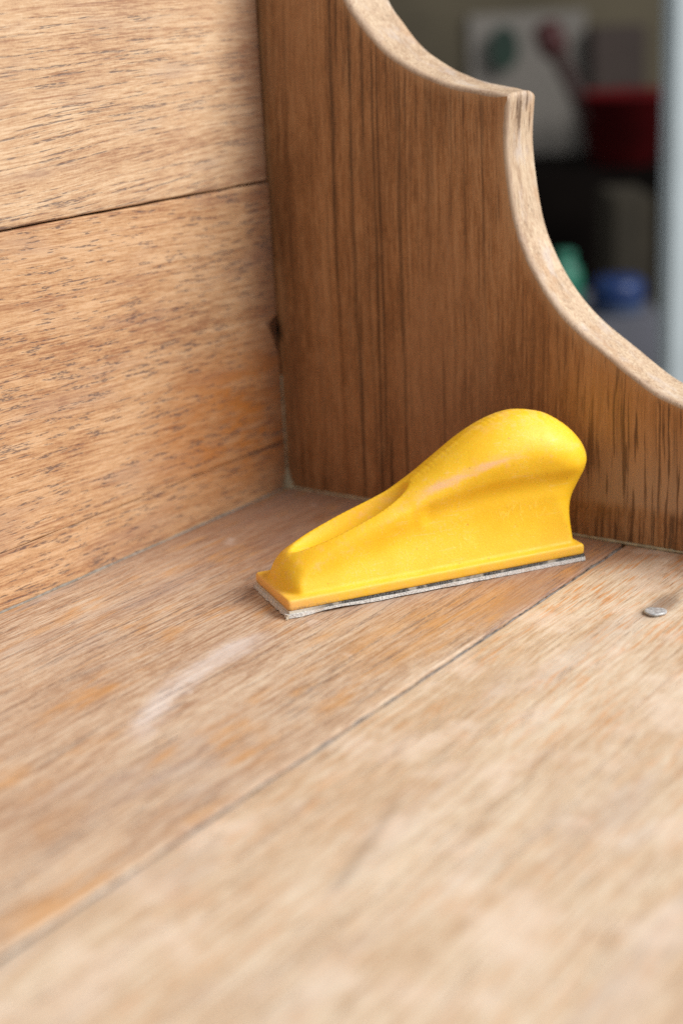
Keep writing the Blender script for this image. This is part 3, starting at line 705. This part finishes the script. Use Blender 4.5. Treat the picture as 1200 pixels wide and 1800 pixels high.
# pale board behind with a round green mark
PAN = simple('pale_grey_board', srgb(122, 116, 109), 0.8, 0.12, 6)
p0 = standing('pale_board', 822, 1030, 22, 3.5, 0.02, PAN, 'out-of-focus pale grey board with a dark green round mark', 'board', 0.003)
GRN = simple('dark_green_paint', srgb(6, 40, 26), 0.6, 0.2, 9)
c = at(885, 85, 3.485)
V = [(0, 0, 0)] + [(px(26, 3.5) * math.cos(k / 28 * 2 * math.pi), 0, px(38, 3.5) * math.sin(k / 28 * 2 * math.pi)) for k in range(28)]
V2 = [(x, y - 0.006, z) for x, y, z in V]
Fc = [(0, 1 + k, 1 + (k + 1) % 28) for k in range(28)] + [(29, 30 + (k + 1) % 28, 30 + k) for k in range(28)] + [(1 + k, 30 + k, 30 + (k + 1) % 28, 1 + (k + 1) % 28) for k in range(28)]
gd = mesh_obj('green_mark', V, [], None, [GRN], False)
gd.data.clear_geometry(); gd.data.from_pydata(V + V2, [], Fc); gd.data.update()
gd.rotation_euler = (0, 0, YAW); gd.location = c
gd.parent = p0; gd.matrix_parent_inverse = Matrix.Translation(p0.location).inverted() if False else (Matrix.LocRotScale(p0.location, p0.rotation_euler.to_quaternion(), None)).inverted()
# dim brown box standing on the cabinet behind the tub
BRN = simple('dim_brown_carton', srgb(64, 53, 48), 0.85, 0.15, 6)
standing('brown_carton', 1040, 1135, 45, 3.45, 0.15, BRN, 'dim brown carton behind the red tub on the dark cabinet', 'carton', 0.004, CABTOP)
# red tub with a slanting handle
RED = simple('red_plastic', srgb(92, 13, 16), 0.75, 0.25, 14, Specular_IOR_Level=0.15); HND = simple('brown_handle', srgb(52, 30, 25), 0.7, 0.2, 9); DRED = simple('dark_red_grip', srgb(62, 14, 14), 0.6, 0.2, 9)
c = at(1098, 225, 3.3); rt, rb = px(92, 3.3), px(56, 3.3); hgt = at(1085, 160, 3.3).z - CABTOP
tub = empty('red_tub', (c.x, c.y, CABTOP), 'blurred red tub with a slanting brown handle, on the dark cabinet', 'tub')
lathe('tub_shell', (0, 0, 0), [(0.0, 0.001), (rb, 0.001), (rt, hgt), (rt * 1.05, hgt), (rt * 1.05, hgt * 0.95), (rt * 0.95, hgt * 0.95), (rb * 0.93, 0.008), (0, 0.008)], RED, tub)
def rod(name, p, q, r, mat, parent):
    p, q = Vector(p), Vector(q); t = (q - p).normalized(); s1 = t.orthogonal().normalized(); s2 = t.cross(s1); V, Fc = [], []
    L = (q - p).length; prof_ = [(0, 0), (0.7 * r, 0), (r, 0.1 * L), (r * 1.05, 0.5 * L), (r, 0.9 * L), (0.7 * r, L), (0, L)]
    for (rr, d) in prof_:
        for k in range(14): a_ = k / 14 * 2 * math.pi; V.append(p + t * d + s1 * math.cos(a_) * rr + s2 * math.sin(a_) * rr)
    for i in range(len(prof_) - 1):
        for k in range(14): Fc.append((i * 14 + k, i * 14 + (k + 1) % 14, (i + 1) * 14 + (k + 1) % 14, (i + 1) * 14 + k))
    return mesh_obj(name, V, Fc, parent, [mat])
o0 = tub.location
rod('handle', at(1040, 215, 3.26) - o0, at(972, 82, 3.26) - o0, px(15, 3.26), HND, tub)
rod('grip', at(978, 95, 3.26) - o0, at(956, 42, 3.26) - o0, px(24, 3.26), DRED, tub)
OLV = simple('olive_brown_carton', srgb(52, 45, 32), 0.85, 0.3, 7)
standing('olive_carton', 1078, 1150, 345, 2.95, 0.18, OLV, 'dim olive brown carton on the floor in front of the dark cabinet', 'carton', 0.004)
# lower things, nearer: grey bin with a blue bowl and a teal bottle on it
GRY = simple('lilac_grey_bin', srgb(92, 92, 100), 0.7, 0.12, 8)
bn = standing('grey_bin', 985, 1215, 572, 2.45, 0.34, GRY, 'lilac grey storage bin low behind the scalloped edge', 'bin', 0.03)
BT = (at(985, 572, 2.45).z + at(1215, 572, 2.45).z) / 2
BLU = simple('blue_plastic', srgb(16, 46, 96), 0.4, 0.15, 9); TEAL = simple('teal_plastic', srgb(36, 112, 90), 0.45, 0.12, 9); CAPW = simple('pale_blue_lid', srgb(80, 94, 120), 0.5, 0.1, 9)
c = at(1085, 560, 2.56); r = px(44, 2.56)
jar = empty('blue_jar', (c.x, c.y, BT), 'blurred blue plastic jar beside the white post', 'jar')
hj = px(58, 2.56)
lathe('jar_body', (0, 0, 0), [(0, 0.0), (r * 0.9, 0.0), (r, hj * 0.1), (r, hj * 0.8), (r * 0.8, hj), (0, hj)], CAPW, jar)
lathe('jar_lid', (0, 0, hj * 0.32), [(r * 1.02, 0), (r * 1.06, hj * 0.05), (r * 1.06, hj * 0.55), (r * 0.86, hj * 0.74), (0, hj * 0.76)], BLU, jar)
c = at(992, 560, 2.52); r = px(30, 2.52); hb = px(118, 2.52)
bot = empty('teal_bottle', (c.x, c.y, BT), 'small teal bottle peeking out behind the pale sanded edge', 'bottle')
lathe('bottle_body', (0, 0, 0), [(0, 0), (r, 0), (r, hb * 0.6), (r * 0.9, hb * 0.75), (r * 0.55, hb * 0.86), (r * 0.5, hb * 0.9), (0, hb * 0.9)], TEAL, bot)
lathe('bottle_cap', (0, 0, hb * 0.88), [(r * 0.58, 0), (r * 0.6, hb * 0.02), (r * 0.6, hb * 0.11), (r * 0.5, hb * 0.13), (0, hb * 0.13)], TEAL, bot)
# white post at the right
WHT = simple('white_post_paint', srgb(192, 202, 205), 0.5, 0.05, 10)
l = at(1166, 300, 1.9); r_ = at(1246, 300, 1.9); cc = (l + r_) / 2
po = empty('white_post', (cc.x, cc.y, FLOOR_Z), 'tall white painted post at the right, far out of focus', 'post')
wd = (r_ - l).length
o = box('shaft', (0, 0, 0.85), wd, wd, 1.7, YAW, WHT, po, 0.006); o = box('foot_plate', (0, 0, 0.02), wd * 1.8, wd * 1.8, 0.04, YAW, WHT, po, 0.006)
